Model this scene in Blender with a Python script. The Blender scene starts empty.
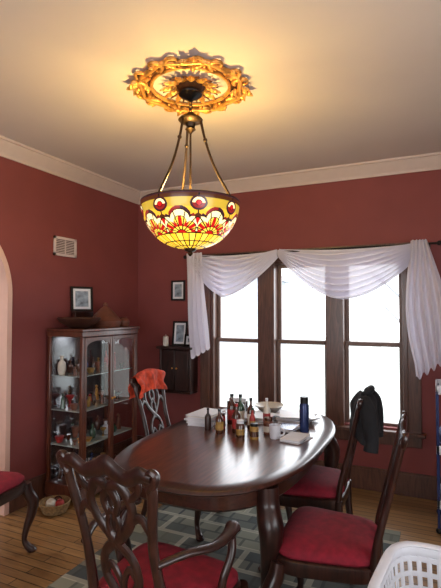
import bpy, math, random
from mathutils import Vector, Matrix
random.seed(7)
pi=math.pi
scene=bpy.context.scene
# ------------------------------------------------------------ materials
def nt(name):
    m=bpy.data.materials.new(name); m.use_nodes=True
    return m, m.node_tree, m.node_tree.nodes['Principled BSDF']
def mat(name,col,rough=.5,metal=0,var=.12,scale=12,emit=None,es=0,bump=0,coat=0,trans=0):
    m,t,b=nt(name)
    n=t.nodes.new('ShaderNodeTexNoise'); n.inputs['Scale'].default_value=scale; n.inputs['Detail'].default_value=4
    tc=t.nodes.new('ShaderNodeTexCoord'); t.links.new(tc.outputs['Object'],n.inputs['Vector'])
    r=t.nodes.new('ShaderNodeValToRGB')
    r.color_ramp.elements[0].position=.3; r.color_ramp.elements[1].position=.7
    r.color_ramp.elements[0].color=tuple(max(0,c*(1-var)) for c in col)+(1,)
    r.color_ramp.elements[1].color=tuple(min(1,c*(1+var)) for c in col)+(1,)
    t.links.new(n.outputs['Fac'],r.inputs['Fac']); t.links.new(r.outputs['Color'],b.inputs['Base Color'])
    b.inputs['Roughness'].default_value=rough; b.inputs['Metallic'].default_value=metal
    b.inputs['Coat Weight'].default_value=coat; b.inputs['Coat Roughness'].default_value=.08
    if trans: b.inputs['Transmission Weight'].default_value=trans
    if bump:
        bp=t.nodes.new('ShaderNodeBump'); bp.inputs['Strength'].default_value=bump; bp.inputs['Distance'].default_value=.01
        t.links.new(n.outputs['Fac'],bp.inputs['Height']); t.links.new(bp.outputs['Normal'],b.inputs['Normal'])
    if emit: b.inputs['Emission Color'].default_value=emit+(1,); b.inputs['Emission Strength'].default_value=es
    return m
def woodmat(name,c1,c2,rough=.3,coat=.3,scale=(1.5,14,14)):
    m,t,b=nt(name)
    tc=t.nodes.new('ShaderNodeTexCoord'); mp=t.nodes.new('ShaderNodeMapping'); mp.inputs['Scale'].default_value=scale
    n=t.nodes.new('ShaderNodeTexNoise'); n.inputs['Scale'].default_value=3; n.inputs['Detail'].default_value=6; n.inputs['Distortion'].default_value=1.2
    r=t.nodes.new('ShaderNodeValToRGB'); r.color_ramp.elements[0].position=.35; r.color_ramp.elements[1].position=.68
    r.color_ramp.elements[0].color=c1+(1,); r.color_ramp.elements[1].color=c2+(1,)
    t.links.new(tc.outputs['Object'],mp.inputs['Vector']); t.links.new(mp.outputs['Vector'],n.inputs['Vector'])
    t.links.new(n.outputs['Fac'],r.inputs['Fac']); t.links.new(r.outputs['Color'],b.inputs['Base Color'])
    b.inputs['Roughness'].default_value=rough; b.inputs['Coat Weight'].default_value=coat; b.inputs['Coat Roughness'].default_value=.14
    return m
def glassmat(name,alpha=.1,col=(1,1,1)):
    m=bpy.data.materials.new(name); m.use_nodes=True; t=m.node_tree; t.nodes.clear()
    o=t.nodes.new('ShaderNodeOutputMaterial'); x=t.nodes.new('ShaderNodeMixShader'); x.inputs[0].default_value=alpha
    a=t.nodes.new('ShaderNodeBsdfTransparent'); a.inputs[0].default_value=col+(1,)
    g=t.nodes.new('ShaderNodeBsdfGlossy'); g.inputs['Roughness'].default_value=.03
    t.links.new(a.outputs[0],x.inputs[1]); t.links.new(g.outputs[0],x.inputs[2]); t.links.new(x.outputs[0],o.inputs[0])
    return m
def sheermat(name,col,tr=.25,tl=.5,coltl=None):
    m=bpy.data.materials.new(name); m.use_nodes=True; t=m.node_tree; t.nodes.clear()
    o=t.nodes.new('ShaderNodeOutputMaterial')
    d=t.nodes.new('ShaderNodeBsdfDiffuse'); d.inputs[0].default_value=col+(1,)
    l=t.nodes.new('ShaderNodeBsdfTranslucent'); l.inputs[0].default_value=(coltl or col)+(1,)
    a=t.nodes.new('ShaderNodeBsdfTransparent')
    x=t.nodes.new('ShaderNodeMixShader'); x.inputs[0].default_value=tl
    y=t.nodes.new('ShaderNodeMixShader'); y.inputs[0].default_value=tr
    t.links.new(d.outputs[0],x.inputs[1]); t.links.new(l.outputs[0],x.inputs[2])
    t.links.new(x.outputs[0],y.inputs[1]); t.links.new(a.outputs[0],y.inputs[2]); t.links.new(y.outputs[0],o.inputs[0])
    return m
M_wall=mat('wall_paint_red',(.195,.043,.040),.75,var=.07,scale=3,bump=.03)
M_ceil=mat('ceiling_paint',(.60,.535,.51),.85,var=.03,scale=2)
M_crown=mat('crown_paint',(.56,.46,.42),.6,var=.03)
M_trim=woodmat('trim_wood',(.065,.026,.017),(.13,.055,.035),.4,.2,(14,14,1.5))
M_wood=woodmat('mahogany_dark',(.012,.004,.003),(.040,.012,.008),.34,.15,(12,12,2))
M_table=woodmat('mahogany_table',(.065,.020,.010),(.15,.050,.026),.28,.35,(14,1.2,14))
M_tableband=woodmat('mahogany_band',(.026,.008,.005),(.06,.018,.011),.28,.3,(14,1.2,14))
M_cab=woodmat('cherry_cabinet',(.06,.015,.008),(.13,.037,.018),.3,.3,(12,12,2))
M_red=mat('crimson_velvet',(.20,.003,.016),.85,var=.25,scale=30)
M_glass=glassmat('window_glass',.04)
M_cglass=glassmat('cabinet_glass',.08)
M_mirror=mat('cabinet_mirror',(.18,.18,.19),.12,.9,var=.1,scale=3)
M_sheer=sheermat('sheer_curtain',(.80,.77,.85),.09,.22,(.62,.60,.72))
M_gold=mat('antique_gold',(.60,.29,.065),.36,.45,var=.65,scale=22,bump=.4)
M_golddark=mat('antique_gold_dark',(.09,.032,.010),.5,.3,var=.4,scale=20)
M_black=mat('black_iron',(.012,.011,.011),.4,.5)
M_bronze=mat('bronze',(.05,.028,.014),.4,.7)
M_white=mat('white_plastic',(.64,.65,.70),.45,var=.03)
M_paper=mat('paper',(.68,.69,.73),.8,var=.05)
M_blk=mat('black_cloth',(.007,.007,.009),.95,var=.3,bump=.4,scale=30)
M_org=mat('orange_red_cloth',(.50,.05,.018),.9,var=.45,bump=.4,scale=25)
M_blue=mat('blue_steel',(.02,.035,.12),.25,.3)
M_brown=mat('amber_glass',(.06,.018,.008),.15,coat=.6)
M_green=mat('green_glass',(.02,.06,.035),.15,coat=.6)
M_yel=mat('yellow_label',(.30,.17,.04),.5,var=.5,scale=40)
M_rl=mat('red_label',(.32,.02,.02),.5,var=.4,scale=40)
M_cream=mat('cream_ceramic',(.60,.56,.48),.3)
M_peach=mat('arch_plaster',(.66,.43,.35),.8,var=.04)
M_terra=mat('dark_terracotta',(.15,.05,.028),.45,var=.35)
M_bowlw=mat('dark_bowl_wood',(.045,.016,.010),.4,var=.35)
M_wick=mat('wicker',(.25,.16,.07),.8,var=.4,scale=60,bump=.5)
M_photo=mat('photo_print',(.22,.27,.33),.3,var=.7,scale=20)
M_tv=mat('matte_vent',(.62,.52,.52),.5,var=.03)
M_slot=mat('vent_slot',(.06,.03,.03),.9)
M_bark=mat('bark',(.24,.25,.28),.9)
M_grass=mat('grass',(.46,.49,.46),.95,var=.3)
M_siding=mat('neighbour_siding',(.50,.53,.58),.9)
M_roof=mat('neighbour_roof',(.30,.31,.34),.9)

def floormat():
    m,t,b=nt('oak_floor')
    tc=t.nodes.new('ShaderNodeTexCoord')
    br=t.nodes.new('ShaderNodeTexBrick'); br.inputs['Scale'].default_value=1; br.inputs['Brick Width'].default_value=1.1
    br.inputs['Row Height'].default_value=.065; br.inputs['Mortar Size'].default_value=.003; br.offset=.37
    br.inputs['Color1'].default_value=(.32,.165,.06,1); br.inputs['Color2'].default_value=(.48,.27,.11,1); br.inputs['Mortar'].default_value=(.04,.02,.01,1)
    t.links.new(tc.outputs['Object'],br.inputs['Vector'])
    mp=t.nodes.new('ShaderNodeMapping'); mp.inputs['Scale'].default_value=(2,30,2)
    n=t.nodes.new('ShaderNodeTexNoise'); n.inputs['Scale'].default_value=2; n.inputs['Detail'].default_value=5
    t.links.new(tc.outputs['Object'],mp.inputs['Vector']); t.links.new(mp.outputs['Vector'],n.inputs['Vector'])
    mx=t.nodes.new('ShaderNodeMix'); mx.data_type='RGBA'; mx.blend_type='MULTIPLY'; mx.inputs[0].default_value=.75
    t.links.new(br.outputs['Color'],mx.inputs[6]); t.links.new(n.outputs['Fac'],mx.inputs[7])
    t.links.new(mx.outputs[2],b.inputs['Base Color'])
    b.inputs['Roughness'].default_value=.32
    return m
M_floor=floormat()
def rugmat():
    m,t,b=nt('rug_geometric')
    tc=t.nodes.new('ShaderNodeTexCoord')
    br=t.nodes.new('ShaderNodeTexBrick'); br.inputs['Scale'].default_value=1; br.inputs['Brick Width'].default_value=.44
    br.inputs['Row Height'].default_value=.24; br.inputs['Mortar Size'].default_value=.020
    br.inputs['Color1'].default_value=(.022,.032,.038,1); br.inputs['Color2'].default_value=(.16,.165,.12,1); br.inputs['Mortar'].default_value=(.42,.40,.31,1)
    t.links.new(tc.outputs['Object'],br.inputs['Vector'])
    b2=t.nodes.new('ShaderNodeTexBrick'); b2.inputs['Scale'].default_value=1; b2.inputs['Brick Width'].default_value=.147
    b2.inputs['Row Height'].default_value=.12; b2.inputs['Mortar Size'].default_value=.010
    b2.inputs['Color1'].default_value=(.05,.065,.075,1); b2.inputs['Color2'].default_value=(.33,.31,.23,1); b2.inputs['Mortar'].default_value=(.05,.05,.05,1)
    t.links.new(tc.outputs['Object'],b2.inputs['Vector'])
    mx=t.nodes.new('ShaderNodeMix'); mx.data_type='RGBA'; mx.inputs[0].default_value=.42
    t.links.new(br.outputs['Color'],mx.inputs[6]); t.links.new(b2.outputs['Color'],mx.inputs[7])
    t.links.new(mx.outputs[2],b.inputs['Base Color']); b.inputs['Roughness'].default_value=.95
    return m
M_rug=rugmat()
# ------------------------------------------------------------ mesh builder
def cr(pts,n=8,closed=False):
    P=[Vector(p) for p in pts]; out=[]
    L=len(P); rng=L if closed else L-1
    for i in range(rng):
        if closed: a,b,c,d=P[i-1],P[i],P[(i+1)%L],P[(i+2)%L]
        else:
            b,c=P[i],P[i+1]; a=P[i-1] if i>0 else b*2-c; d=P[i+2] if i+2<L else c*2-b
        for k in range(n):
            t=k/n
            out.append(.5*((2*b)+(-a+c)*t+(2*a-5*b+4*c-d)*t*t+(-a+3*b-3*c+d)*t**3))
    if not closed: out.append(P[-1].copy())
    return out
class MB:
    def __init__(s,*mats): s.v=[];s.f=[];s.m=[];s.mats=list(mats);s.T=Matrix.Identity(4)
    def mi(s,m):
        if m is None: return 0
        if m not in s.mats: s.mats.append(m)
        return s.mats.index(m)
    def add(s,vs,fs,m=None):
        o=len(s.v); k=s.mi(m)
        s.v+=[s.T@Vector(v) for v in vs]; s.f+=[tuple(i+o for i in f) for f in fs]; s.m+=[k]*len(fs); return s
    def box(s,x0,x1,y0,y1,z0,z1,m=None):
        v=[(x,y,z) for z in(z0,z1) for y in(y0,y1) for x in(x0,x1)]
        return s.add(v,[(0,2,3,1),(4,5,7,6),(0,1,5,4),(2,6,7,3),(0,4,6,2),(1,3,7,5)],m)
    def lathe(s,prof,c=(0,0,0),seg=24,m=None,cap=True):
        vs=[];fs=[]
        for r,z in prof:
            for i in range(seg):
                a=2*pi*i/seg; vs.append((c[0]+r*math.cos(a),c[1]+r*math.sin(a),c[2]+z))
        for j in range(len(prof)-1):
            for i in range(seg):
                k=(i+1)%seg; fs.append((j*seg+i,j*seg+k,(j+1)*seg+k,(j+1)*seg+i))
        if cap:
            fs.append(tuple(range(seg))[::-1]); n=(len(prof)-1)*seg; fs.append(tuple(n+i for i in range(seg)))
        return s.add(vs,fs,m)
    def loft(s,rings,m=None,cap=True,closed=True):
        n=len(rings[0]); vs=[p for r in rings for p in r]; fs=[]
        for j in range(len(rings)-1):
            for i in range(n if closed else n-1):
                k=(i+1)%n; fs.append((j*n+i,j*n+k,(j+1)*n+k,(j+1)*n+i))
        if cap: fs.append(tuple(range(n))[::-1]); o=(len(rings)-1)*n; fs.append(tuple(o+i for i in range(n)))
        return s.add(vs,fs,m)
    def sweep(s,pts,ra,rb=None,m=None,seg=8,ref=(0,1,0),closed=False):
        P=[Vector(p) for p in pts]; n=len(P); rings=[]; ref=Vector(ref)
        def val(r,i):
            if isinstance(r,(int,float)): return r
            x=i/(n-1)*(len(r)-1); k=min(int(x),len(r)-2); return r[k]+(r[k+1]-r[k])*(x-k)
        for i in range(n):
            if closed: t=P[(i+1)%n]-P[i-1]
            else: t=P[min(i+1,n-1)]-P[max(i-1,0)]
            t.normalize(); sd=t.cross(ref)
            if sd.length<.02: sd=t.cross(Vector((.3,.2,1)))
            sd.normalize(); up=sd.cross(t)
            a=val(ra,i); b=a if rb is None else val(rb,i)
            rings.append([P[i]+sd*(a*math.cos(2*pi*k/seg))+up*(b*math.sin(2*pi*k/seg)) for k in range(seg)])
        if closed: rings.append(rings[0])
        return s.loft(rings,m,cap=not closed)
    def sphere(s,c,r,m=None,seg=16,rings=9,sc=(1,1,1)):
        vs=[];fs=[]
        for j in range(1,rings):
            ph=pi*j/rings
            for i in range(seg):
                a=2*pi*i/seg; vs.append((c[0]+sc[0]*r*math.sin(ph)*math.cos(a),c[1]+sc[1]*r*math.sin(ph)*math.sin(a),c[2]+sc[2]*r*math.cos(ph)))
        for j in range(rings-2):
            for i in range(seg):
                k=(i+1)%seg; fs.append((j*seg+i,(j+1)*seg+i,(j+1)*seg+k,j*seg+k))
        n=len(vs); vs+=[(c[0],c[1],c[2]+sc[2]*r),(c[0],c[1],c[2]-sc[2]*r)]
        for i in range(seg):
            k=(i+1)%seg; fs.append((n,i,k)); fs.append((n+1,(rings-2)*seg+k,(rings-2)*seg+i))
        return s.add(vs,fs,m)
    def obj(s,name,loc=(0,0,0),rot=(0,0,0),parent=None,bevel=0,sharp=.7):
        me=bpy.data.meshes.new(name); me.from_pydata([tuple(v) for v in s.v],[],s.f); 
        for m in s.mats: me.materials.append(m)
        for p,k in zip(me.polygons,s.m): p.material_index=k
        me.update(); me.shade_smooth(); me.set_sharp_from_angle(angle=sharp)
        o=bpy.data.objects.new(name,me); scene.collection.objects.link(o)
        o.location=loc; o.rotation_euler=rot
        if parent: o.parent=parent
        if bevel:
            b=o.modifiers.new('bevel','BEVEL'); b.width=bevel; b.segments=2; b.limit_method='ANGLE'; b.angle_limit=.9
        return o
def empty(name,loc=(0,0,0),rot=(0,0,0)):
    e=bpy.data.objects.new(name,None); scene.collection.objects.link(e); e.location=loc; e.rotation_euler=rot; e.empty_display_size=.1; return e
def sring(a,b,n,z,N=64,cx=0,cy=0,taper=0):
    out=[]
    for i in range(N):
        t=2*pi*i/N; c,s=math.cos(t),math.sin(t)
        x=a*math.copysign(abs(c)**(2/n),c); y=b*math.copysign(abs(s)**(2/n),s)
        x*=1+taper*y/b
        out.append((cx+x,cy+y,z))
    return out
# ------------------------------------------------------------ room constants
XL,YB,H=-2.96,4.18,2.8
XR,YR=1.7,-1.8
TW=.16
MB(M_floor).box(-4.6,XR+TW,YR-TW,YB+TW,-.1,0).obj('floor')
MB(M_ceil).box(-4.6,XR+TW,YR-TW,YB+TW,H,H+.1).obj('ceiling')
wx0,wx1,wz0,wz1=-2.08,-.24,.54,1.985
b=MB(M_wall)
b.box(XL,wx0,YB,YB+TW,0,H).box(wx1,XR,YB,YB+TW,0,H).box(wx0,wx1,YB,YB+TW,0,wz0).box(wx0,wx1,YB,YB+TW,wz1,H)
b.obj('wall_back')
b=MB(M_wall); b.box(XR,XR+TW,YR,-.6,0,H).box(XR,XR+TW,1.6,YB+TW,0,H).box(XR,XR+TW,-.6,1.6,2.2,H).box(XR,XR+TW,-.6,1.6,0,.6); b.obj('wall_right')
b=MB(M_wall); b.box(XL-TW,-2.2,YR-TW,YR,0,H).box(.6,XR+TW,YR-TW,YR,0,H).box(-2.2,.6,YR-TW,YR,2.3,H).box(-2.2,.6,YR-TW,YR,0,.6); b.obj('wall_rear')
ay0,ay1,spring,rise=1.3,2.5,1.65,.6
def archz(y): 
    q=(y-(ay0+ay1)/2)/((ay1-ay0)/2); return spring+rise*math.sqrt(max(0,1-q*q))
b=MB(M_wall)
b.box(XL-TW,XL,YR,ay0,0,H).box(XL-TW,XL,ay1,YB+TW,0,H)
N=40; ys=[(ay0+ay1)/2-(ay1-ay0)/2*math.cos(pi*i/N) for i in range(N+1)]
for xx in (XL,XL-TW):
    vs=[];fs=[]
    for y in ys: vs+=[(xx,y,archz(y)),(xx,y,H)]
    for i in range(N): fs.append((2*i,2*i+2,2*i+3,2*i+1))
    b.add(vs,fs)
b.obj('wall_left')
b=MB(M_peach)
rings=[]
path=[(ay0,0)]+[(y,archz(y)) for y in ys]+[(ay1,0)]
for y,z in path:
    cy=(ay0+ay1)/2; d=Vector((y-cy,max(z-spring,0)*.9)); 
    if d.length<1e-4:d=Vector((1,0))
    d.normalize(); 
    if z==0: d=Vector((math.copysign(1,y-cy),0))
    iy,iz=y-d.x*.012,z-d.y*.012; oy,oz=y+d.x*.03,z+d.y*.03
    rings.append([(XL+.012,iy,iz),(XL+.012,oy,oz),(XL-TW-.012,oy,oz),(XL-TW-.012,iy,iz)])
b.loft(rings); b.obj('trim_1')
MB(M_peach).box(-4.6,-4.5,YR-TW,YB+TW,0,H).obj('wall_hall')
MB(M_peach).box(-4.5,XL-TW-.001,YB,YB+TW,0,H).obj('wall_hall_end')
def crown(name,p0,p1,inward):
    prof=[(0,-.115),(.012,-.115),(.016,-.098),(.03,-.085),(.05,-.06),(.075,-.035),(.085,-.02),(.098,-.018),(.098,0),(0,0)]
    b=MB(M_crown); iv=Vector(inward)
    r=[[Vector(p)+iv*o+Vector((0,0,H+z)) for o,z in prof] for p in (p0,p1)]
    b.loft(r); return b.obj(name)
crown('trim_2',(XL,YR,0),(XL,YB,0),(1,0,0)); crown('trim_3',(XL,YB,0),(XR,YB,0),(0,-1,0)); crown('trim_4',(XR,YB,0),(XR,YR,0),(-1,0,0))
def base(name,x0,x1,y0,y1):
    b=MB(M_trim); b.box(x0,x1,y0,y1,0,.17)
    g=.004
    b.box(x0-g*(x1-x0<.1),x1+g*(x1-x0<.1),y0-g*(y1-y0<.1),y1,.17,.19); return b.obj(name,bevel=.004)
base('baseboard_back',XL,XR,YB-.02,YB); base('baseboard_left',XL,XL+.018,ay1+.04,YB-.02); base('baseboard_left.001',XL,XL+.018,YR,ay0-.04); base('baseboard_right',XR-.018,XR,1.6,YB-.02)
# ------------------------------------------------------------ window
cw=.10
b=MB(M_trim)
b.box(wx0-cw,wx0,YB-.028,YB,wz0-.02,wz1+.09).box(wx1,wx1+cw,YB-.028,YB,wz0-.02,wz1+.09)
b.box(wx0,wx1,YB-.028,YB,wz1,wz1+.09).box(wx0-cw-.02,wx1+cw+.02,YB-.045,YB,wz1+.09,wz1+.11)
b.box(wx0-cw-.03,wx1+cw+.03,YB-.075,YB+.06,wz0-.045,wz0-.015)
b.box(wx0-cw,wx1+cw,YB-.022,YB,wz0-.14,wz0-.045)
openings=[(-2.045,-1.565),(-1.40,-.915),(-.765,-.28)]
b.box(openings[0][1],openings[1][0],YB-.028,YB+.12,wz0-.02,wz1).box(openings[1][1],openings[2][0],YB-.028,YB+.12,wz0-.02,wz1)
b.box(wx0,openings[0][0],YB,YB+.13,wz0-.02,wz1).box(openings[2][1],wx1,YB,YB+.13,wz0-.02,wz1)
b.box(wx0,wx1,YB,YB+.13,wz1-.02,wz1).box(wx0,wx1,YB+.06,YB+.15,wz0-.045,wz0-.02)
b.obj('trim_5',bevel=.005)
M_sash=mat('sash_paint',(.15,.09,.07),.5)
for i,(a,c) in enumerate(openings):
    w=empty(f'window_{i+1}',((a+c)/2,YB+.06,1.25))
    hw=(c-a)/2
    for nm,z0,z1,dy in (('lower_sash',-.73,.0,0),('upper_sash',-.04,.715,.035)):
        b=MB(M_sash); t=.032
        b.box(-hw,-hw+t,dy,dy+.03,z0,z1).box(hw-t,hw,dy,dy+.03,z0,z1).box(-hw+t,hw-t,dy,dy+.03,z0,z0+t+.01).box(-hw+t,hw-t,dy,dy+.03,z1-t,z1)
        b.obj(nm,parent=w,bevel=.003)
        g=MB(M_glass); g.add([(-hw+t,dy+.015,z0+t),(hw-t,dy+.015,z0+t),(hw-t,dy+.015,z1-t),(-hw+t,dy+.015,z1-t)],[(0,1,2,3)]); g.obj(nm+'_pane',parent=w)
cur=empty('curtain_scarf',(0,0,0))
RZ=2.065
b=MB(M_black); b.sweep([(-2.30,YB-.11,RZ),(.0,YB-.11,RZ)],.009,m=M_black,ref=(0,0,1))
for x in(-2.31,.01): b.sphere((x,YB-.11,RZ),.02)
for x in(-2.24,-1.36,-.06): b.sweep([(x,YB-.0,RZ-.02),(x,YB-.06,RZ-.02),(x,YB-.11,RZ-.005)],.006,ref=(1,0,0))
b.obj('rod',parent=cur)
def swag(x0,x1,dip,pk,name,folds=7,ht=.10,seed=1,pw=1.5):
    nu,nv=80,90; vs=[];fs=[]
    for j in range(nv+1):
        v=j/nv
        for i in range(nu+1):
            u=i/nu
            s=(1-abs((u-pk)/(pk if u<pk else 1-pk))**pw)
            s=max(s,0)
            drop=ht*.45+ dip*s
            topdip=.035*s
            z=RZ+.018-topdip-v*(drop-topdip+.02)
            fold=math.sin(v*folds*2*pi+math.sin(u*6+seed)*1.3)*(.016+.018*s)*(v>.02)
            y=YB-.125-.03*math.sin(pi*v)*1.0-.035*s*v+fold
            x=x0+(x1-x0)*u
            z+=.008*math.sin(v*folds*2*pi+1+u*3)
            vs.append((x,y,z))
    for j in range(nv):
        for i in range(nu):
            a=j*(nu+1)+i; fs.append((a,a+1,a+nu+2,a+nu+1))
    MB(M_sheer).add(vs,fs).obj(name,parent=cur,sharp=3)
swag(-2.24,-1.33,.37,.42,'swag_left',seed=1,pw=1.6)
swag(-1.32,-.10,.40,.48,'swag_right',seed=3,folds=8,pw=1.8)
def tail(xt0,xt1,xb0,xb1,z0,z1,name,n=5,ph=0,slant=0,bulge=0):
    nu,nv=60,40; vs=[];fs=[]
    for j in range(nv+1):
        v=j/nv
        a=xt0+(xb0-xt0)*v; c=xt1+(xb1-xt1)*v; bl=bulge*math.sin(pi*min(v*1.1,1))
        for i in range(nu+1):
            u=i/nu; x=(a-bl)+(c-a+2*bl)*u+.012*math.sin(v*5+ph+u*3)
            y=YB-.15+.024*math.sin(u*n*2*pi+v*1.5+ph)-.02*math.sin(pi*v)
            z=z0+(z1-z0)*v+slant*(u-.5)*v+.02*math.sin(u*n*2*pi+ph)*v
            vs.append((x,y,z))
    for j in range(nv):
        for i in range(nu):
            a=j*(nu+1)+i; fs.append((a,a+1,a+nu+2,a+nu+1))
    MB(M_sheer).add(vs,fs).obj(name,parent=cur,sharp=3)
tail(-2.27,-2.10,-2.22,-2.03,RZ+.03,1.11,'tail_left',4,0,.12,.015)
tail(-.21,-.07,-.17,.06,RZ+.03,1.07,'tail_right',5,1,.18,.05)
# outdoors
MB(M_grass).box(-25,25,YB+1,45,-1.2,-1.1).obj('yard_ground')
b=MB(M_siding); b.box(-16,-7.4,18,24,-1.1,3.0)
b.add([(-16.3,17.7,3.0),(-7.1,17.7,3.0),(-11.7,17.7,6),(-16.3,24.3,3.0),(-7.1,24.3,3.0),(-11.7,24.3,6)],[(0,1,2),(3,5,4),(0,2,5,3),(1,4,5,2),(0,3,4,1)],M_roof)
b.obj('neighbour_house')
def tree(x,y,h,seed,name='bare_tree'):
    random.seed(seed)
    b=MB(M_bark); b.sweep(cr([(0,0,-1.1),(.05,0,.5),(-.05,.1,h*.5),(.1,0,h)],5),[.11,.09,.06,.02])
    for k in range(16):
        a=k*2.4; z=.9+h*.05*k; L=.8+random.random()*.8
        p=[(0,0,z),(L*.5*math.cos(a),L*.5*math.sin(a),z+.4),(L*math.cos(a),L*math.sin(a),z+.6+random.random()*.4)]
        b.sweep(cr(p,4),[.035,.02,.006])
        for q_ in range(3):
            a2=a+random.uniform(-1,1); b.sweep([p[1],(p[1][0]+.5*math.cos(a2),p[1][1]+.5*math.sin(a2),p[1][2]+.4)],[.012,.003],seg=5)
    b.obj(name,(x,y,0))
tree(-.7,12,4.0,1)
random.seed(7)
# ------------------------------------------------------------ rug
b=MB(M_rug); b.box(-.86,.86,-1.15,1.15,0.0005,.006); b.obj('area_rug',(-1.12,2.32,0),bevel=.002)
R=.0065
# ------------------------------------------------------------ table
TX,TY=-1.12,2.645
tb=empty('dining_table',(TX,TY,.001))
def tring(a,c,z,n=2.7): return sring(a-.015,c-.045,n,z,96)
b=MB(M_table)
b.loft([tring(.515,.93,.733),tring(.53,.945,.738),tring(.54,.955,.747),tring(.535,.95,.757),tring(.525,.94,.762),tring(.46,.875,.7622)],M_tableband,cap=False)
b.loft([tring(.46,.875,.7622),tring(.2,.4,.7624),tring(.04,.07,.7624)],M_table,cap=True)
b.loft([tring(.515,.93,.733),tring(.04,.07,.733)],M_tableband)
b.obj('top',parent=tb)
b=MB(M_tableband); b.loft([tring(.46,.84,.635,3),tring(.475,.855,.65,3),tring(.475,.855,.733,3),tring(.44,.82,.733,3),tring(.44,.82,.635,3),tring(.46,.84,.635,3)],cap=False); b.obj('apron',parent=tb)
k=0
for sx in(-1,1):
    for sy in(-1,1):
        k+=1; b=MB(M_wood); d=Vector((sx*.6,sy*.8,0))
        base_=Vector((sx*.40,sy*.61,0))
        pts=[base_+d*o+Vector((0,0,z)) for o,z in((0,.73),(.005,.64),(.045,.56),(.04,.46),(.005,.33),(-.025,.2),(-.025,.1),(.0,.045),(.035,.02))]
        b.sweep(cr(pts,5),[.05,.054,.058,.047,.035,.026,.022,.030,.036],ref=(1,0,0),seg=14)
        b.lathe([(.02,.0065),(.036,.010),(.04,.026),(.03,.043)],(pts[-1][0],pts[-1][1],0),16)
        b.obj(f'leg_{k}',parent=tb)
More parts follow.
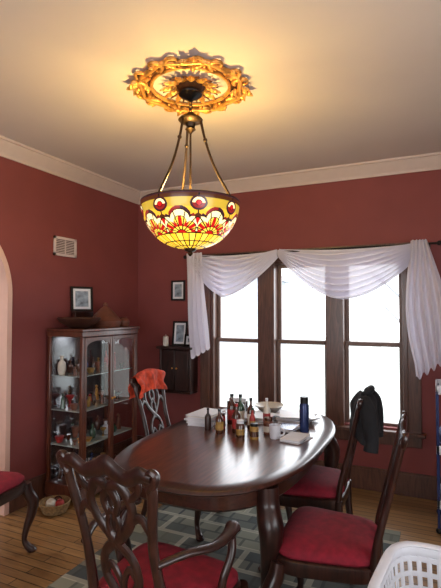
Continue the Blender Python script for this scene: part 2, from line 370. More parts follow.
# ------------------------------------------------------------ chairs
def chair(loc,rz,arms=False,name='dining_chair',bw=.93,k=1.0):
    e=empty(name,loc,(0,0,rz))
    b=MB(M_wood); 
    ring=lambda s,z:[(x*s,y*s,z) for x,y,_ in sring(.24,.225,5,0,48,0,0,.12)]
    b.loft([ring(.97,.385),ring(1,.395),ring(1,.445),ring(.96,.452)])
    b.obj('seat_rail',parent=e)
    b=MB(M_red)
    b.loft([ring(.93,.45),ring(.97,.462),ring(.965,.478),ring(.90,.495),ring(.75,.507),ring(.5,.514),ring(.2,.516)]); b.obj('seat',parent=e)
    n=0
    for s in(-1,1):
        n+=1;b=MB(M_wood)
        p=[(s*.235,.19,.43),(s*.245,.20,.37),(s*.265,.222,.31),(s*.258,.218,.24),(s*.238,.198,.15),(s*.230,.190,.08),(s*.243,.207,.035),(s*.258,.225,.014)]
        b.sweep(cr(p,5),[.032,.036,.038,.030,.021,.016,.022,.025],seg=12,ref=(1,0,0)); 
        b.lathe([(.018,.0),(.028,.004),(.03,.014),(.02,.026)],p[-1][:2]+(0.0,),14)
        b.obj(f'leg_{n}',parent=e)
    for s in(-1,1):
        n+=1;b=MB(M_wood)
        p=[(s*.18,-.20,.44),(s*.18,-.205,.3),(s*.185,-.225,.15),(s*.19,-.27,0.0)]
        b.sweep(cr(p,6),[.022,.02,.018,.017],[.026,.022,.02,.019],seg=10); b.obj(f'leg_{n}',parent=e)
    sh=Matrix(((bw,0,0,0),(0,1,-.07,.07*.45),(0,0,1,0),(0,0,0,1)))   # slightly more recline
    b=MB(M_wood); b.T=sh
    K=lambda l:[v*k for v in l]
    for s in(-1,1):
        p=[(s*.19,-.20,.42),(s*.188,-.205,.52),(s*.178,-.225,.64),(s*.178,-.245,.75),(s*.196,-.262,.86),(s*.212,-.275,.94),(s*.205,-.283,.985),(s*.17,-.287,1.005)]
        b.sweep(cr(p,6),K([.023,.022,.019,.018,.018,.020,.023,.021]),[.018,.017,.016,.015,.015,.015,.015,.014],seg=10)
        b.sweep(cr([(s*.20,-.282,.955),(s*.232,-.286,.985),(s*.243,-.289,1.008),(s*.222,-.290,1.018),(s*.20,-.288,1.004)],5),[.014,.019,.017,.013,.008],.014,seg=8)
    p=[(-.225,-.288,.998),(-.17,-.289,1.003),(-.11,-.286,.978),(-.05,-.284,.99),(0,-.284,1.008),(.05,-.284,.99),(.11,-.286,.978),(.17,-.289,1.003),(.225,-.288,.998)]
    b.sweep(cr(p,5),K([.014,.024,.023,.027,.032,.027,.023,.024,.014]),.015,seg=10)
    b.obj('back_frame',parent=e)
    b=MB(M_wood); b.T=sh
    yb=lambda z:-.205-(z-.46)*.152
    def q(l): return [(x,yb(z),z) for x,z in l]
    for s in(-1,1):
        b.sweep(cr(q([(s*.035,.44),(s*.04,.52),(s*.085,.60),(s*.07,.68),(0,.735),(-s*.075,.80),(-s*.105,.875),(-s*.06,.945),(0,.93),(s*.035,.88),(s*.01,.82)]),6),K([.022,.021,.019,.018,.018,.019,.020,.019,.017,.014,.011]),.010,seg=8)
        b.sweep(cr(q([(s*.178,.80),(s*.145,.845),(s*.10,.83),(s*.055,.775),(s*.02,.735)]),5),K([.012,.015,.015,.014,.012]),.009,seg=8)
        b.sweep(cr(q([(s*.095,.90),(s*.14,.93),(s*.155,.97),(s*.12,.985)]),5),.013*k,.009,seg=8)
        b.sweep(cr(q([(s*.085,.60),(s*.05,.64),(s*.015,.60),(s*.0,.54)]),5),K([.014,.013,.012,.01]),.009,seg=8)
    b.sweep(cr(q([(0,.85),(.03,.79),(0,.71),(-.03,.79)]),6,True),.012,.009,seg=8,closed=True)
    b.box(-.06,.06,-.218,-.198,.43,.475)
    b.obj('splat',parent=e)
    if arms:
        for s in(-1,1):
            b=MB(M_wood)
            b.sweep(cr([(s*.165,-.255,.69),(s*.215,-.16,.70),(s*.255,-.04,.685),(s*.26,.06,.69),(s*.245,.115,.695),(s*.252,.135,.675)],6),[.014,.017,.022,.027,.029,.02],[.012,.013,.014,.015,.017,.014],seg=12,ref=(0,0,1))
            b.sweep(cr([(s*.247,.095,.685),(s*.268,.06,.62),(s*.255,.02,.54),(s*.24,.03,.46),(s*.235,.04,.42)],5),[.017,.016,.015,.018,.02],seg=10,ref=(1,0,0))
            b.obj('armrest_1' if s<0 else 'armrest_2',parent=e)
    return e
rad=math.radians
chair((-.985,1.575,R),rad(-5),True,'dining_armchair',.88,1.15)
chB=chair((-1.70,3.02,R),rad(-86))
chC=chair((-.74,2.88,R),rad(92))
chD=chair((-.475,2.22,R),rad(94))
chair((-2.55,1.92,0),rad(-82))
CY0=-.327
def drape(name,e,hw,front,back,m,seed=0,xo=0,th=.03,bulk=.012,crest=1.04):
    nu,nv=40,50; vs=[];fs=[]
    tot=front+back+.08
    for j in range(nv+1):
        s=j/nv*tot
        for i in range(nu+1):
            u=i/nu*2-1
            rip=bulk*math.sin(u*7+seed+j*.06)+bulk*.5*math.sin(u*15+seed*2-j*.1)
            if s<front: y=CY0+th+rip*(1-s/front*.3)+(front-s)*.15; z=crest-(front-s)
            elif s>front+.08: y=CY0-th+rip; z=crest-(s-front-.08)
            else:
                a=(s-front)/.08*pi; y=CY0+th*math.cos(a)+rip*math.cos(a)*.6; z=crest+.028*math.sin(a)
            endf=1+.12*math.sin(j*.35+seed)
            x=xo+u*hw*endf
            z+=-.03*u*u+.018*math.sin(u*4+seed)*(abs(s-front)/tot)
            vs.append((x,y,z))
    for j in range(nv):
        for i in range(nu):
            a=j*(nu+1)+i; fs.append((a,a+1,a+nu+2,a+nu+1))
    o=MB(m).add(vs,fs).obj(name,e.location,e.rotation_euler,sharp=3)
    md=o.modifiers.new('thick','SOLIDIFY'); md.thickness=.006
    return o
drape('draped_red_cloth',chB,.19,.12,.13,M_org,1,0)
b=MB(M_blk); rings=[]; b.T=Matrix.Translation((0,-.03,0))
for j in range(22):
    v=j/21; z=1.045-.25*v
    a=.09+.115*min(1,v*3.0)**.6; w_=.025+.040*min(1,v*4)**.6+.015*v
    rg=[]
    for i in range(56):
        t=2*pi*i/56; rip=1+.10*math.sin(t*7+v*3)+.06*math.sin(t*11-v*5)
        rg.append((a*math.cos(t)*(1+.04*math.sin(t*5+v*4)),-.295+w_*math.sin(t)*rip-.01*v,z+.02*math.sin(t*3+1)*v-.03*abs(math.cos(t))*(1-v)))
    rings.append(rg)
b.loft(rings,cap=True)
for s in(-1,1):
    b.sweep(cr([(s*.13,-.31,1.01),(s*.19,-.335,.96),(s*.205,-.35,.88),(s*.185,-.355,.80),(s*.19,-.35,.74)],7),[.038,.046,.042,.038,.04],seg=14,ref=(1,0,0))
b.sweep(cr([(-.09,-.30,1.03),(-.05,-.335,1.052),(.05,-.335,1.052),(.09,-.30,1.03)],6),[.015,.020,.020,.015],seg=10,ref=(0,0,1))
b.obj('black_jacket',chC.location,chC.rotation_euler,sharp=3)
# ------------------------------------------------------------ chandelier + medallion
CX,CY=-1.25,2.26
md=empty('ceiling_medallion',(CX,CY,H))
b=MB(M_gold); b.T=Matrix.Diagonal((.97,.97,1.1,1))
def ringtube(R_,r,zz,m=None,lob=0,amp=0,flat=None):
    p=[((R_+amp*math.cos(lob*2*pi*i/96))*math.cos(2*pi*i/96),(R_+amp*math.cos(lob*2*pi*i/96))*math.sin(2*pi*i/96),zz) for i in range(96)]
    b.sweep(p,r,flat,m,seg=8,ref=(0,0,1),closed=True)
def leaf(r0,ang,L,W,lift,m=None,dir_=None,lobes=4):
    nu,nv=8,22; vs=[];fs=[]; dr=ang if dir_ is None else dir_
    ox,oy=r0*math.cos(ang),r0*math.sin(ang); cx_,sx_=math.cos(dr),math.sin(dr)
    for j in range(nv+1):
        v=j/nv; w=W*(math.sin(pi*min(v*.93+.07,1))**.7)*(1+.28*math.cos(v*lobes*2*pi))
        for i in range(nu+1):
            u=i/nu*2-1
            l=v*L-abs(u)*.15*W; s=u*w
            z=-.004-lift*math.sin(pi*v*.85)*(1-.55*abs(u)**1.5)-.25*W*(1-abs(u))*.5-(.02*v**3)
            vs.append((ox+l*cx_-s*sx_,oy+l*sx_+s*cx_,z))
    for j in range(nv):
        for i in range(nu):
            a=j*(nu+1)+i; fs.append((a,a+1,a+nu+2,a+nu+1))
    b.add(vs,fs,m)
b.lathe([(.075,0),(.085,-.012),(.07,-.03),(.05,-.035)],m=M_golddark)
for i in range(12): leaf(.06,2*pi*i/12,.12,.021,.026)
for i in range(12): leaf(.06,2*pi*(i+.5)/12,.11,.014,.012,M_golddark)
ringtube(.225,.010,-.014); ringtube(.295,.014,-.018,None,8,.010)
ringtube(.260,.034,-.006,M_golddark,0,0,.006)
for i in range(24):
    a=2*pi*i/24; b.sphere((.260*math.cos(a),.260*math.sin(a),-.014),.011,None,8,6)
for i in range(8):
    a0=2*pi*i/8+pi/8
    for s in(-1,1):
        pts=[]
        for k in range(15):
            t=k/14; th=t*1.7*pi; rr=.048*(1-.62*t)
            cen=a0+s*.20
            lx=.304-rr*math.cos(th); ly=rr*math.sin(th)*s
            pts.append(((lx)*math.cos(cen)-ly*math.sin(cen),(lx)*math.sin(cen)+ly*math.cos(cen),-.018))
        b.sweep(pts,[.014,.010,.007],seg=7,ref=(0,0,1))
for i in range(4):
    a=pi/2*i+.55
    for d,L,W in((0,.085,.030),(.75,.07,.022),(-.75,.07,.022)):
        leaf(.285,a+d*.12,L,W,.03,None,a+d)
    leaf(.30,a,-.07,.024,.03,None,a)
for i in range(4):
    a=pi/2*i+.55+pi/4
    leaf(.27,a,.06,.024,.022)
b.obj('medallion_relief',parent=md,sharp=1.2)
ch=empty('tiffany_bowl_chandelier',(CX,CY,0))
b=MB(M_black)
b.lathe([(.05,-.035),(.068,-.05),(.066,-.058),(.045,-.072),(.018,-.085),(.008,-.095)],(0,0,H),28)
for i in range(3):
    z=2.70-i*.026
    p=[((.010*math.cos(t) if i%2 else 0),(0 if i%2 else .010*math.cos(t)),z+.018*math.sin(t)) for t in [2*pi*k/14 for k in range(14)]]
    b.sweep(p,.0032,seg=6,ref=(0,1,0) if i%2 else (1,0,0),closed=True)
b.obj('canopy_chain',parent=ch)
RIM=2.130
b=MB(M_bronze)
b.lathe([(.006,2.645),(.02,2.64),(.024,2.625),(.062,2.61),(.070,2.60),(.062,2.59),(.03,2.58),(.022,2.56),(.03,2.545),(.012,2.53),(.006,2.52)],seg=28)
for k in range(3):
    a=k*2*pi/3+.25
    c,s=math.cos(a),math.sin(a)
    b.sweep(cr([(.058*c,.058*s,2.595),(.085*c,.085*s,2.48),(.14*c,.14*s,2.32),(.238*c,.238*s,RIM+.003)],6),[.008,.007,.007,.008],ref=(-s,c,0))
    b.sphere((.238*c,.238*s,RIM),.016,None,10,8)
    b.sphere((.085*c,.085*s,2.48),.012,None,10,8)
b.sweep([(0,0,2.54),(0,0,2.0),(0,0,1.87)],.006,ref=(1,0,0))
b.lathe([(.012,1.885),(.035,1.873),(.03,1.86),(.012,1.852),(.014,1.842),(.004,1.83)],seg=20)
ringp=[(.272*math.cos(2*pi*i/96),.272*math.sin(2*pi*i/96),RIM) for i in range(96)]
b.sweep(ringp,.005,seg=8,ref=(0,0,1),closed=True)
for k in range(3):
    a=k*2*pi/3+.9; b.sweep([(0,0,2.14),(.06*math.cos(a),.06*math.sin(a),2.11)],.008,ref=(0,0,1))
b.obj('frame',parent=ch)
lead=(.006,.004,.002)
def tiff(u8,t):
    u=(u8%1)-.5
    R_=.27*math.cos(t*pi/2*.95)
    arc=u*2*pi*max(R_,.03)/8; ed=2*pi*R_/16
    Y1=(1.0,.56,.03);Y2=(1.0,.70,.08);AM=(.75,.42,.03);RD=(.45,.008,.008);CR=(1.0,.84,.42);PU=(.035,.010,.015);BR=(.06,.018,.006);OL=(.45,.30,.03);DR=(.22,.012,.010)
    if t<.03: return PU
    if t>.60:
        for l in(.60,.76,.90):
            if abs(t-l)<.008: return lead
        n=4 if t<.90 else 2
        f=((u+.5)*n)%1
        if min(f,1-f)*2*pi*R_/8/n<.0024: return lead
        return Y1 if int((u+.5)*n)%2==0 else Y2
    dt=(.60-t)*.43; r=math.hypot(arc,dt); an=math.atan2(arc,dt)
    if r<.020: return RD
    if r<.024: return lead
    pet=.100+.045*math.cos(an*1.0)*abs(math.cos(an*3.5))**.5
    if abs(arc)<.085*(1-.15*(dt/.15)):
        if r<pet:
            f=(an/.449+.5)%1
            if min(f,1-f)*r*.449<.0030: return lead
            if r>pet-.034: return CR
            if r>pet-.039: return lead
            if abs(f-.5)*r*.449<.009 and r>.045: return RD
            return Y2
        if r<pet+.005: return lead
        if r<pet+.024: return PU if int((an+4)/.449)%2 else DR
    e=ed-abs(arc)
    d=math.hypot(e,(t-.17)*.43)
    if d<.014: return RD
    if d<.018: return lead
    if d<.032: return CR if t<.17 else DR
    if d<.044: return PU
    d2=math.hypot(e*1.3,(t-.42)*.30)
    if d2<.016: return RD
    if d2<.020: return lead
    if d2<.034: return BR
    if e<.003: return lead
    if t<.09: return BR
    if t<.22: return OL
    return AM
NU,NV=640,150
vs=[];fs=[];cols=[]
for j in range(NV+1):
    t=j/NV; ph=t*pi/2*.95
    r=.272*math.cos(ph)**.85+.004; z=RIM-.258*math.sin(ph)**1.08
    for i in range(NU):
        a=2*pi*i/NU; vs.append((r*math.cos(a),r*math.sin(a),z)); cols.append(tiff(i/NU*8+.15,t))
for j in range(NV):
    for i in range(NU):
        k=(i+1)%NU; fs.append((j*NU+i,(j+1)*NU+i,(j+1)*NU+k,j*NU+k))
m=bpy.data.materials.new('stained_glass'); m.use_nodes=True; t=m.node_tree; pb=t.nodes['Principled BSDF']
at=t.nodes.new('ShaderNodeAttribute'); at.attribute_name='glass_col'
t.links.new(at.outputs['Color'],pb.inputs['Base Color']); t.links.new(at.outputs['Color'],pb.inputs['Emission Color'])
pb.inputs['Emission Strength'].default_value=1.1; pb.inputs['Roughness'].default_value=.25
bo=MB(m).add(vs,fs).obj('glass_bowl',parent=ch,sharp=3)
ca=bo.data.color_attributes.new('glass_col','FLOAT_COLOR','POINT')
for i,c in enumerate(cols): ca.data[i].color=c+(1,)
def light(name,typ,loc,rot,en,col,size=.1,sy=None,parent=None):
    l=bpy.data.lights.new(name,typ); l.energy=en; l.color=col
    if typ=='AREA':
        l.size=size
        if sy: l.shape='RECTANGLE'; l.size_y=sy
    elif typ!='SUN': l.shadow_soft_size=size
    o=bpy.data.objects.new(name,l); scene.collection.objects.link(o); o.location=loc; o.rotation_euler=rot
    if parent:o.parent=parent
    return o
M_bulb=mat('bulb_glass',(1,.8,.4),.4,emit=(1,.62,.2),es=6)
for k in range(3):
    a=k*2*pi/3+.9
    b=MB(M_bulb); b.sphere((.085*math.cos(a),.085*math.sin(a),2.10),.028,None,12,8); b.obj(f'bulb_{k+1}',parent=ch)
light('lamp_glow','POINT',(0,0,2.2),(0,0,0),40,(1,.70,.22),.06,parent=ch)
# ------------------------------------------------------------ curio cabinet
cb=empty('curio_cabinet',(0,0,0))
cx0,cx1,cy0,cy1,cz=-2.92,-2.55,2.86,3.60,1.38
b=MB(M_cab)
b.box(cx0,cx1+.012,cy0-.012,cy1+.012,.04,.14)
for x in(cx0,cx1-.05):
    for y in(cy0,cy1-.05): b.box(x,x+.05,y,y+.05,0,.045)
b.box(cx0,cx1+.016,cy0-.016,cy1+.016,cz-.022,cz); b.box(cx0,cx1+.006,cy0-.006,cy1+.006,cz-.065,cz-.022)
p=.028
for x in(cx0,cx1-p):
    for y in(cy0,cy1-p): b.box(x,x+p,y,y+p,.14,cz-.065)
b.obj('carcass',parent=cb,bevel=.005)
ym=(cy0+cy1)/2
for n,(a,c) in enumerate(((cy0+p,ym-.002),(ym+.002,cy1-p))):
    b=MB(M_cab); x0,x1=cx1-.02,cx1+.004; w=.024
    b.box(x0,x1,a,a+w,.145,cz-.07).box(x0,x1,c-w,c,.145,cz-.07).box(x0,x1,a+w,c-w,.145,.18).box(x0,x1,a+w,c-w,cz-.10,cz-.07)
    vs=[];fs=[]
    for i in range(17):
        y=a+w+(c-a-2*w)*i/16; q_=(i/8-1); zz=cz-.15+.05*math.sqrt(max(0,1-q_*q_))
        vs+=[(x1-.004,y,zz),(x1-.004,y,cz-.098)]
    for i in range(16): fs.append((2*i,2*i+2,2*i+3,2*i+1))
    b.add(vs,fs)
    b.sphere((x1+.012,(c-.014 if n==0 else a+.014),.78),.011,M_gold,10,8)
    b.obj(f'door_frame_{n+1}',parent=cb,bevel=.003)
    MB(M_cglass).add([(cx1-.008,a+w,.18),(cx1-.008,c-w,.18),(cx1-.008,c-w,cz-.10),(cx1-.008,a+w,cz-.10)],[(0,1,2,3)]).obj(f'door_glass_{n+1}',parent=cb)
for y in(cy0+.01,cy1-.01): MB(M_cglass).add([(cx0+p,y,.14),(cx1-p,y,.14),(cx1-p,y,cz-.065),(cx0+p,y,cz-.065)],[(0,1,2,3)]).obj('side_glass',parent=cb)
MB(M_mirror).box(cx0+.005,cx0+.012,cy0+p,cy1-p,.14,cz-.065).obj('mirror_back',parent=cb)
shz=[.15,.44,.72,1.0]
M_shelf=mat('shelf_glass',(.30,.35,.34),.1,coat=.5)
for z in shz[1:]: MB(M_shelf).box(cx0+.015,cx1-.03,cy0+.02,cy1-.02,z-.006,z).obj('shelf',parent=cb)
light('cabinet_light','AREA',((cx0+cx1)/2,ym,cz-.075),(0,0,0),.15,(1,.95,.9),.2,.5,parent=cb)
cl=[M_cream,M_blue,M_brown,M_rl,M_white,M_green,M_terra,M_yel,M_brown,M_gold,M_terra,M_black]
b=MB(M_cream)
for z in shz:
    for r in range(2):
        y=cy0+.07
        while y<cy1-.07:
            x=cx0+.09+r*.15+random.uniform(-.02,.02); m_=random.choice(cl); h=random.uniform(.05,.17); w=random.uniform(.018,.04); kk=random.randint(0,3)
            if kk==0: b.lathe([(w*.7,0),(w,.25*h),(w*.9,.6*h),(w*.35,.75*h),(w*.4,h)],(x,y,z+.001),14,m_)
            elif kk==1: b.lathe([(w*.5,0),(w*.3,.1*h),(w*.2,.3*h),(w*1.1,.6*h),(w*.9,.65*h)],(x,y,z+.001),14,m_)
            elif kk==2:
                b.lathe([(w*.8,0),(w*.6,.3*h),(w*.5,.6*h),(w*.2,.7*h)],(x,y,z+.001),12,m_); b.sphere((x,y,z+h*.8),w*.45,m_,10,8)
            else:
                b.lathe([(w*.5,0),(w*.6,.004),(w*.95,h*.5),(w*.98,h*.55)],(x,y,z+.001),16,m_)
            y+=w*2+random.uniform(.01,.05)
b.obj('collectibles',parent=cb)
b=MB(M_bowlw); b.lathe([(.07,0),(.09,.012),(.155,.05),(.178,.082),(.173,.09),(.145,.07),(.08,.02),(.001,.016)],(-2.72,3.01,cz+.0005),32); b.obj('wooden_bowl')
b=MB(M_terra); b.lathe([(.12,0),(.135,.02),(.142,.045),(.146,.055),(.125,.075),(.105,.10),(.075,.135),(.045,.165),(.018,.185),(.022,.2),(.014,.215),(.001,.218)],(-2.71,3.335,cz+.0005),28); b.obj('clay_tagine')
b=MB(M_terra); b.lathe([(.04,0),(.055,.02),(.056,.05),(.04,.07),(.028,.08),(.032,.086),(.001,.086)],(-2.66,3.53,cz+.0005),24); b.obj('small_clay_pot')
def frame_obj(name,loc,rot,w,h,m=M_black,mp=M_photo,t=.018,mat_=True,parent=None):
    b=MB(m); d=.016
    b.box(-w/2,-w/2+t,-d,0,0,h).box(w/2-t,w/2,-d,0,0,h).box(-w/2+t,w/2-t,-d,0,0,t).box(-w/2+t,w/2-t,-d,0,h-t,h)
    b.box(-w/2+t,w/2-t,-.006,-.001,t,h-t,M_paper)
    q=.022 if mat_ else 0
    b.box(-w/2+t+q,w/2-t-q,-.008,-.006,t+q,h-t-q,mp)
    return b.obj(name,loc,rot,parent=parent,bevel=.002)
b=MB(M_wood); b.box(-2.92,-2.87,3.13,3.36,cz+.0005,cz+.13); b.box(-2.92,-2.866,3.126,3.364,cz+.13,cz+.14); b.obj('keepsake_box',bevel=.004)
frame_obj('photo_frame',(-2.89,3.23,cz+.141),(rad(-5),0,rad(64)),.20,.22)
v=MB(M_tv); y0,y1,z0,z1=2.95,3.22,2.00,2.165
v.box(XL,XL+.012,y0,y1,z0,z0+.022).box(XL,XL+.012,y0,y1,z1-.022,z1).box(XL,XL+.012,y0,y0+.022,z0,z1).box(XL,XL+.012,y1-.022,y1,z0,z1).box(XL+.0005,XL+.002,y0,y1,z0,z1,M_slot)
for i in range(8):
    z=z0+.028+i*.0145; v.box(XL+.002,XL+.011,y0+.02,y1-.02,z,z+.006)
v.box(XL+.002,XL+.011,(y0+y1)/2-.004,(y0+y1)/2+.004,z0,z1)
v.obj('wall_vent')
frame_obj('wall_picture',(-2.45,YB,1.63),(0,0,0),.165,.21)
b=MB(M_wood); sx0,sx1=-2.60,-2.20
b.box(sx0,sx1,YB-.19,YB,1.14,1.165).box(sx0+.02,sx0+.04,YB-.16,YB,.72,1.14).box(sx1-.04,sx1-.02,YB-.16,YB,.72,1.14).box(sx0+.02,sx1-.02,YB-.16,YB,.70,.72).box(sx0+.04,sx1-.04,YB-.012,YB,.72,1.14)
b.box(sx0+.045,(sx0+sx1)/2-.002,YB-.16,YB-.145,.725,1.13).box((sx0+sx1)/2+.002,sx1-.045,YB-.16,YB-.145,.725,1.13)
b.sphere(((sx0+sx1)/2-.025,YB-.168,.95),.009,M_gold,8,6).sphere(((sx0+sx1)/2+.025,YB-.168,.95),.009,M_gold,8,6)
b.obj('wall_cupboard',bevel=.004)
frame_obj('picture_frame_small',(-2.40,YB-.06,1.168),(rad(-6),0,0),.17,.25)
b=MB(M_cream); b.lathe([(.028,0),(.03,.01),(.03,.09),(.02,.1),(.004,.10),(.003,.115)],(-2.54,YB-.10,1.166),16); b.obj('pillar_candle')
frame_obj('picture_frame_tiny',(-2.28,YB-.09,1.168),(rad(-8),0,rad(-10)),.10,.12)
# ------------------------------------------------------------ table top items
TZ=.7637
def bottle(name,x,y,h,w,m1,ml=None,mc=None,kind=0):
    b=MB(m1)
    if kind==0:
        b.lathe([(w*.92,0),(w,.01),(w,.58*h),(w*.85,.66*h),(w*.36,.76*h),(w*.32,.93*h)],(x,y,TZ),18)
        b.lathe([(w*.40,.91*h),(w*.40,h)],(x,y,TZ),14,mc or M_black)
    else:
        b.lathe([(w*.95,0),(w,.01),(w,.75*h),(w*.8,.82*h)],(x,y,TZ),18)
        b.lathe([(w*.85,.82*h),(w*.85,h)],(x,y,TZ),18,mc or M_white)
    if ml: b.lathe([(w*1.01,.15*h),(w*1.01,.5*h)],(x,y,TZ),18,ml,cap=False)
    b.obj(name)
bottle('sauce_bottle',-1.25,2.64,.15,.025,M_brown,M_yel)
bottle('syrup_bottle',-1.16,2.70,.18,.027,M_brown,M_rl,M_rl)
bottle('spice_jar',-1.29,2.76,.10,.024,M_rl,M_terra,M_brown,1)
bottle('vitamin_jar',-1.10,2.62,.10,.027,M_brown,M_yel,M_white,1)
bottle('olive_oil_bottle',-1.20,2.86,.21,.029,M_green,M_cream)
bottle('hot_sauce_bottle',-1.06,2.72,.16,.019,M_rl,M_yel,M_green)
bottle('honey_jar',-1.01,2.62,.09,.027,M_yel,M_brown,M_black,1)
bottle('soda_bottle',-1.28,2.90,.20,.032,M_brown,M_rl,M_black)
bottle('jam_jar',-.97,2.76,.10,.031,M_terra,M_cream,M_brown,1)
bottle('pepper_mill',-1.35,2.68,.14,.021,M_wood)
bottle('vinegar_bottle',-1.11,2.82,.20,.025,M_brown,M_cream)
bottle('lotion_bottle',-1.03,2.90,.19,.024,M_cream,M_rl,M_white)
bottle('blue_thermos',-.78,2.90,.22,.030,M_blue,None,M_black,1)
b=MB(M_cream); b.lathe([(.05,0),(.055,.004),(.10,.05),(.115,.06),(.11,.062),(.05,.012),(.001,.01)],(-1.16,3.32,TZ),28); b.obj('white_bowl')
b=MB(M_white); b.lathe([(.028,0),(.032,.006),(.035,.08),(.032,.08),(.029,.01),(.001,.008)],(-.90,2.68,TZ),20)
b.sweep(cr([(-.868,2.68,TZ+.065),(-.845,2.68,TZ+.055),(-.845,2.68,TZ+.03),(-.868,2.68,TZ+.02)],5),.005,ref=(0,1,0)); b.obj('coffee_mug')
def papers(name,x,y,n,w,h,seed,colors,j=.03,rot=.35):
    random.seed(seed); b=MB(M_paper); z=TZ+.0005
    for i in range(n):
        th=random.choice([.002,.004,.012]); b.T=Matrix.Translation((x+random.uniform(-j,j),y+random.uniform(-j,j),z))@Matrix.Rotation(random.uniform(-rot,rot),4,'Z')
        b.box(-w/2,w/2,-h/2,h/2,0,th,random.choice(colors)); z+=th+.0005
    b.T=Matrix.Identity(4); b.obj(name)
papers('stacked_magazines',-1.46,2.87,10,.17,.26,3,[M_paper,M_paper,M_cream,M_white],.012,.15)
papers('mail_pile',-.90,3.16,9,.20,.24,5,[M_paper,M_paper,M_white,M_photo],.02)
papers('newspaper',-.77,2.71,3,.12,.19,8,[M_paper,M_photo],.015)
papers('open_letters',-1.16,3.08,5,.19,.20,9,[M_paper,M_photo,M_white],.015)
papers('paperback_books',-.89,2.90,5,.11,.16,12,[M_terra,M_blue,M_paper],.008,.25)
b=MB(M_wood); X=-1.42;Y=3.13; b.box(X,X+.14,Y,Y+.005,TZ,TZ+.10).box(X,X+.14,Y+.055,Y+.06,TZ,TZ+.10).box(X,X+.14,Y,Y+.06,TZ,TZ+.008).box(X+.01,X+.13,Y+.007,Y+.053,TZ+.008,TZ+.12,M_paper); b.obj('napkin_holder')
# ------------------------------------------------------------ hamper bottom right
hx,hy=.09,1.56
b=MB(M_white)
def hr(a,c,z): return sring(a,c,5,z,56)
hz=.70
b.loft([hr(.20,.17,0),hr(.21,.18,.01),hr(.213,.183,.06)])
def hp(ang,z):
    f=.213+(.27-.213)*z/hz; g=.183+(.235-.183)*z/hz
    c,s=math.cos(ang),math.sin(ang); return Vector((f*math.copysign(abs(c)**.4,c),g*math.copysign(abs(s)**.4,s),z))
NA=56
angs=[]
raw=[hp(2*pi*i/720,0.3) for i in range(721)]; ac=[0]
for i in range(720): ac.append(ac[-1]+(raw[i+1]-raw[i]).length)
for k in range(NA):
    tgt=ac[-1]*k/NA; i=min(range(721),key=lambda q:abs(ac[q]-tgt)); angs.append(2*pi*i/720)
for a in angs: b.sweep([hp(a,.05),hp(a,.3),hp(a,hz-.03)],.0085,.003,seg=6,ref=(math.cos(a),math.sin(a),0))
for k in range(13):
    z=.08+k*.048; b.sweep([hp(a,z) for a in angs],.003,.010,seg=6,ref=(0,0,1),closed=True)
b.sweep([hp(a,hz-.015) for a in angs],.006,.022,seg=8,ref=(0,0,1),closed=True)
b.sweep([hp(a,hz)*1.0+Vector((0,0,.004)) for a in angs],.016,.007,seg=8,ref=(0,0,1),closed=True)
nu=30; vs=[];fs=[]
for j in range(nu+1):
    for i in range(nu+1):
        x=(i/nu*2-1)*.21; y=(j/nu*2-1)*.185; r=max(abs(x)/.21,abs(y)/.185)
        vs.append((x,y,.34+.05*(1-r*r)+.018*math.sin(x*40+y*20)+.014*math.sin(y*55-x*15)))
for j in range(nu):
    for i in range(nu):
        a=j*(nu+1)+i; fs.append((a,a+1,a+nu+2,a+nu+1))
b.add(vs,fs,mat('folded_laundry_cloth',(.25,.23,.22),.9,var=.5,scale=8))
b.obj('laundry_hamper',(hx,hy,0),(0,0,rad(-6)),sharp=1)
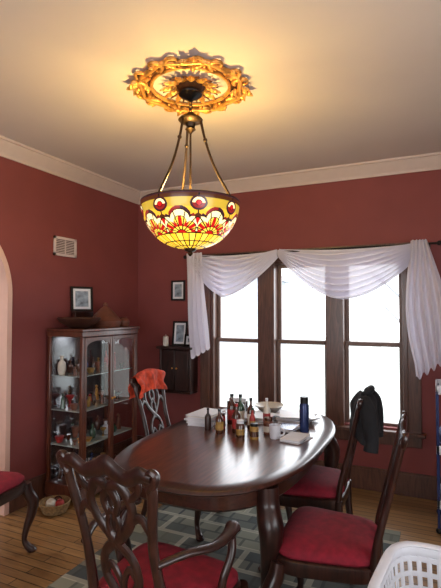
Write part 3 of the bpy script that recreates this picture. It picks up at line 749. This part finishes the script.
# ------------------------------------------------------------ utility cart
b=MB(M_white)
X0,X1,Y0,Y1=-.03,.40,3.55,3.9
for x in(X0,X1-.02):
    for y in(Y0,Y1-.02): b.box(x,x+.02,y,y+.02,.03,.98,M_blue); b.sphere((x+.01,y+.01,.022),.022,M_black,10,8)
for z in(.18,.55,.96):
    b.box(X0,X1,Y0,Y1,z-.012,z); b.box(X0,X1,Y0,Y0+.012,z,z+.05).box(X0,X1,Y1-.012,Y1,z,z+.05).box(X0,X0+.012,Y0,Y1,z,z+.05)
for (x,y,z,w,h,m_) in((.04,3.64,.55,.05,.22,M_blue),(.17,3.68,.55,.045,.16,M_white),(.04,3.78,.55,.04,.18,M_rl),(.05,3.66,.96,.05,.10,M_white),(.06,3.66,.18,.05,.2,M_blue),(.2,3.7,.18,.06,.15,M_white)):
    b.lathe([(w*.9,0),(w,.01),(w,.7*h),(w*.5,.85*h),(w*.5,h)],(x,y,z+.001),16,m_)
b.obj('utility_cart',bevel=.003)
b=MB(M_wick)
b.lathe([(.07,0),(.09,.01),(.11,.06),(.115,.08),(.11,.085),(.10,.06),(.08,.015),(.001,.012)],(-2.66,2.70,0),28)
b.sphere((-2.68,2.68,.065),.04,M_cream,12,8).sphere((-2.63,2.72,.06),.035,M_rl,12,8).sphere((-2.67,2.74,.07),.035,M_brown,12,8)
b.obj('wicker_basket')
# ------------------------------------------------------------ lights / world
w=bpy.data.worlds.new('sky_world'); scene.world=w; w.use_nodes=True
bg=w.node_tree.nodes['Background']; bg.inputs[0].default_value=(.92,.96,1,1); bg.inputs[1].default_value=4.2
p_=light('window_portal','AREA',((wx0+wx1)/2,YB+.2,1.28),(rad(-90),0,0),1,(1,1,1),1.84,1.48); p_.data.cycles.is_portal=True
light('window_skylight','AREA',((wx0+wx1)/2,YB+.9,1.9),(rad(-70),0,0),42,(.92,.95,1),2.4,1.8)
light('rear_fill_light','AREA',(-.8,YR-.1,1.5),(rad(90),0,0),22,(1,.94,.90),2.6,1.6)  # soft fill added behind the camera, through an unseen opening left for light
light('right_fill_light','AREA',(XR+.1,.5,1.4),(0,rad(90),0),18,(1,.94,.90),1.5,2.0)  # second added fill, shining in at an unseen opening on the right
light('hall_area_light','AREA',(-3.8,2.2,H-.06),(0,0,0),22,(1,.9,.8),.5)  # area light added to brighten the room past the arch
# ------------------------------------------------------------ camera
cam=bpy.data.cameras.new('camera'); co=bpy.data.objects.new('camera',cam); scene.collection.objects.link(co)
co.location=(0,0,1.53); co.rotation_euler=(rad(92),0,rad(25.2))
cam.sensor_fit='VERTICAL'; cam.sensor_height=24; cam.lens=464/588*24; cam.clip_start=.05
scene.camera=co
scene.view_settings.view_transform='Standard'
scene.view_settings.look='None'
scene.view_settings.exposure=0
